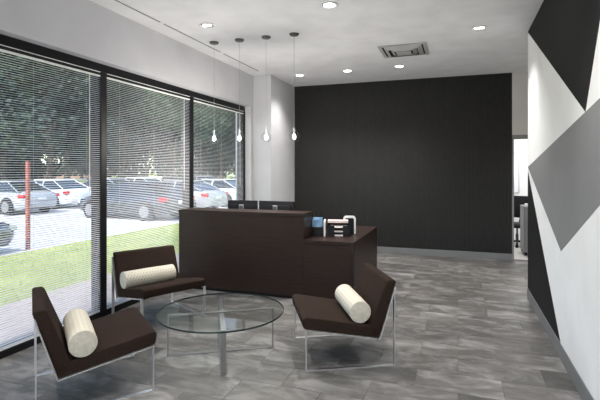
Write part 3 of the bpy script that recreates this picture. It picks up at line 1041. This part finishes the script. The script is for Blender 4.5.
# ---- trees
def leaf_mat(name, a, b):
    m = mat(name, a, .7, c2=b, scale=.8, detail=4, lo=.3, hi=.7)
    return m


LEAF = [leaf_mat('leaf_shaded', (0.0035, 0.0065, 0.0080), (0.0085, 0.0140, 0.0140)), leaf_mat('leaf_mid', (0.009, 0.020, 0.014), (0.022, 0.042, 0.026)),  # first leaf colour has the shade on the left trees painted in
        leaf_mat('leaf_bright', (0.022, 0.050, 0.026), (0.052, 0.095, 0.050))]


def make_tree(seed, height, rad, base, kind, nleaf=9000, ls=.42):
    rr = random.Random(seed)
    t = empty('tree')
    tr = MB()
    tr.tube([(0, 0, -.1), (.05, .02, base * .6), (.1, -.05, base * 1.3), (.0, .0, height * .6)], [.30, .24, .2, .07], 10)
    trunk = tr.build('trunk', 'bark', t, smooth=True)
    blobs = []
    for k in range(16):
        a = rr.uniform(0, 2 * PI)
        fz = rr.uniform(0, 1)
        q = rad * .62 * math.sqrt(rr.uniform(.05, 1)) * (1.0 - .45 * fz)
        c_ = Vector((q * math.cos(a), q * math.sin(a), base + (height - base) * (.2 + .68 * fz)))
        blobs.append((c_, rad * rr.uniform(.38, .58)))
        b_ = MB().tube([(0.05, 0, base + (c_.z - base) * .3), c_ * .5 + Vector((0, 0, c_.z * .3)), c_], [.10, .06, .02], 6).build('branch', 'bark', trunk)
    lv = MB()
    for _ in range(nleaf):
        c_, r_ = blobs[rr.randrange(len(blobs))]
        d = Vector((rr.gauss(0, 1), rr.gauss(0, 1), rr.gauss(0, 1))).normalized()
        p = c_ + d * r_ * rr.uniform(.55, 1.05)
        if p.z < base * .85:
            continue
        nrm = (d + Vector((rr.gauss(0, .6), rr.gauss(0, .6), rr.gauss(0, .6)))).normalized()
        s_ = nrm.cross(Vector((0, 0, 1)))
        if s_.length < .05:
            continue
        s_.normalize()
        k_ = nrm.cross(s_)
        w = ls * rr.uniform(.6, 1.2)
        lv.add([p - s_ * w * .5, p - k_ * w * .32, p + s_ * w * .5, p + k_ * w * .32], [(0, 1, 2, 3)])
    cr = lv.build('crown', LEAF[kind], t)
    cr['kind'] = 'stuff'
    return t


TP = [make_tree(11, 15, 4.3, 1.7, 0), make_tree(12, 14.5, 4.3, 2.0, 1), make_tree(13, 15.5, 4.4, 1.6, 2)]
used = set()
TREES = []
for d_, sc_, row_ in (
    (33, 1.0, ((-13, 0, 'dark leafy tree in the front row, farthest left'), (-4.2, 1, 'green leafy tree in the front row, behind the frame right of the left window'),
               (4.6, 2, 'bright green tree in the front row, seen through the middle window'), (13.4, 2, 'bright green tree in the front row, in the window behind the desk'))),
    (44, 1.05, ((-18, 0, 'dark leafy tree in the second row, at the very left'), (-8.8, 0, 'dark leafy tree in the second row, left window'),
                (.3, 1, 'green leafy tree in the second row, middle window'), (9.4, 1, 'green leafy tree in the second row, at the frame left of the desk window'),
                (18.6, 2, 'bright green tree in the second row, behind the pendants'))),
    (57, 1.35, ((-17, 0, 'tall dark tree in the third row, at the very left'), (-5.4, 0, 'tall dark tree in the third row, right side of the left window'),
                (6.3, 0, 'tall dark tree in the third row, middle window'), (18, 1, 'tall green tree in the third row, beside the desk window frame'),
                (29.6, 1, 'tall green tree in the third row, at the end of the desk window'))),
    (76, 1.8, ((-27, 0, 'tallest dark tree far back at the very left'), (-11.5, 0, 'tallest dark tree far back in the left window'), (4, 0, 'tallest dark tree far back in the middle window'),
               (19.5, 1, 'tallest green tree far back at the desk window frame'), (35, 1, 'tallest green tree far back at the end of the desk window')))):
    for o_t, kd, lab in row_:
        TREES.append((kd, -.715 * d_ + .81 * o_t, .81 * d_ + .715 * o_t, sc_, (d_ * 7 + o_t) % 6.28, lab))
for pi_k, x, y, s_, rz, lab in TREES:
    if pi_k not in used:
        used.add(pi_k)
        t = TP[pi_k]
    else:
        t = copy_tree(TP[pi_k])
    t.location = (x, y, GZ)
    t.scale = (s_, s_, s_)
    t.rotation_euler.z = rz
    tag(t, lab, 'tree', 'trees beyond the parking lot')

SH = make_tree(21, 6.2, 4.6, .3, 1, 5000, .5)
SH.name = 'shrub'
for k, lab in enumerate(('broad green shrub far off, directly before the brick building', 'broad green shrub far off, first right of the brick building', 'broad green shrub far off, second right of the brick building',
                         'broad green shrub far off, third right of the brick building', 'broad green shrub far off, fourth right of the brick building',
                         'broad green shrub far off, fifth right of the brick building', 'broad green shrub far off, last of the row')):
    t = SH if k == 0 else copy_tree(SH)
    o_t = -22 + 11.2 * k
    t.location = (-.715 * 66 + .81 * o_t, .81 * 66 + .715 * o_t, GZ)
    t.rotation_euler.z = 1.3 * k
    t.scale = (1, 1, 1.7)
    tag(t, lab, 'shrub', 'shrubs beyond the trees')

for k, lab in enumerate(('broad green shrub in the hindmost row, farthest left', 'broad green shrub in the hindmost row, second from the left',
                         'broad green shrub in the hindmost row, third from the left', 'broad green shrub in the hindmost row, third from its right end',
                         'broad green shrub in the hindmost row, second from its right end', 'broad green shrub in the hindmost row, at its right end')):
    t = copy_tree(SH)
    o_t = -22.4 + 15.6 * k
    t.location = (-.715 * 99 + .81 * o_t, .81 * 99 + .715 * o_t, GZ)
    t.rotation_euler.z = 2.1 * k
    t.scale = (1.45, 1.45, 2.5)
    tag(t, lab, 'shrub', 'shrubs beyond the trees')

# far building and road
t = empty('far_building', (-96, 78, GZ), R(40))
tag(t, 'low pinkish brick building far beyond the trees at the left', 'building')
M['brick'] = mat('pink_brick', (.42, .26, .22), .9, c2=(.5, .33, .28), scale=3)
MB().box(-16, 16, -5, 5, 0, 3.0).build('wall', 'brick', t)
MB().box(-16.5, 16.5, -5.5, 5.5, 3.0, 3.25).build('roof', 'concrete', t)
for k in range(7):
    w = MB().box(-14.5 + 4.4 * k, -12.3 + 4.4 * k, -5.06, -5.0, .9, 2.6).build('window', 'blind_white', t)
    MB().box(-14.35 + 4.4 * k, -12.45 + 4.4 * k, -5.09, -5.06, 1.05, 2.45).build('pane', 'car_glass', w)
rd = MB().box(-76, -70, -30, 190, GZ + .03, GZ + .05).build('road', 'asphalt')
struct(rd, 'pale road crossing far behind the trees', 'road')
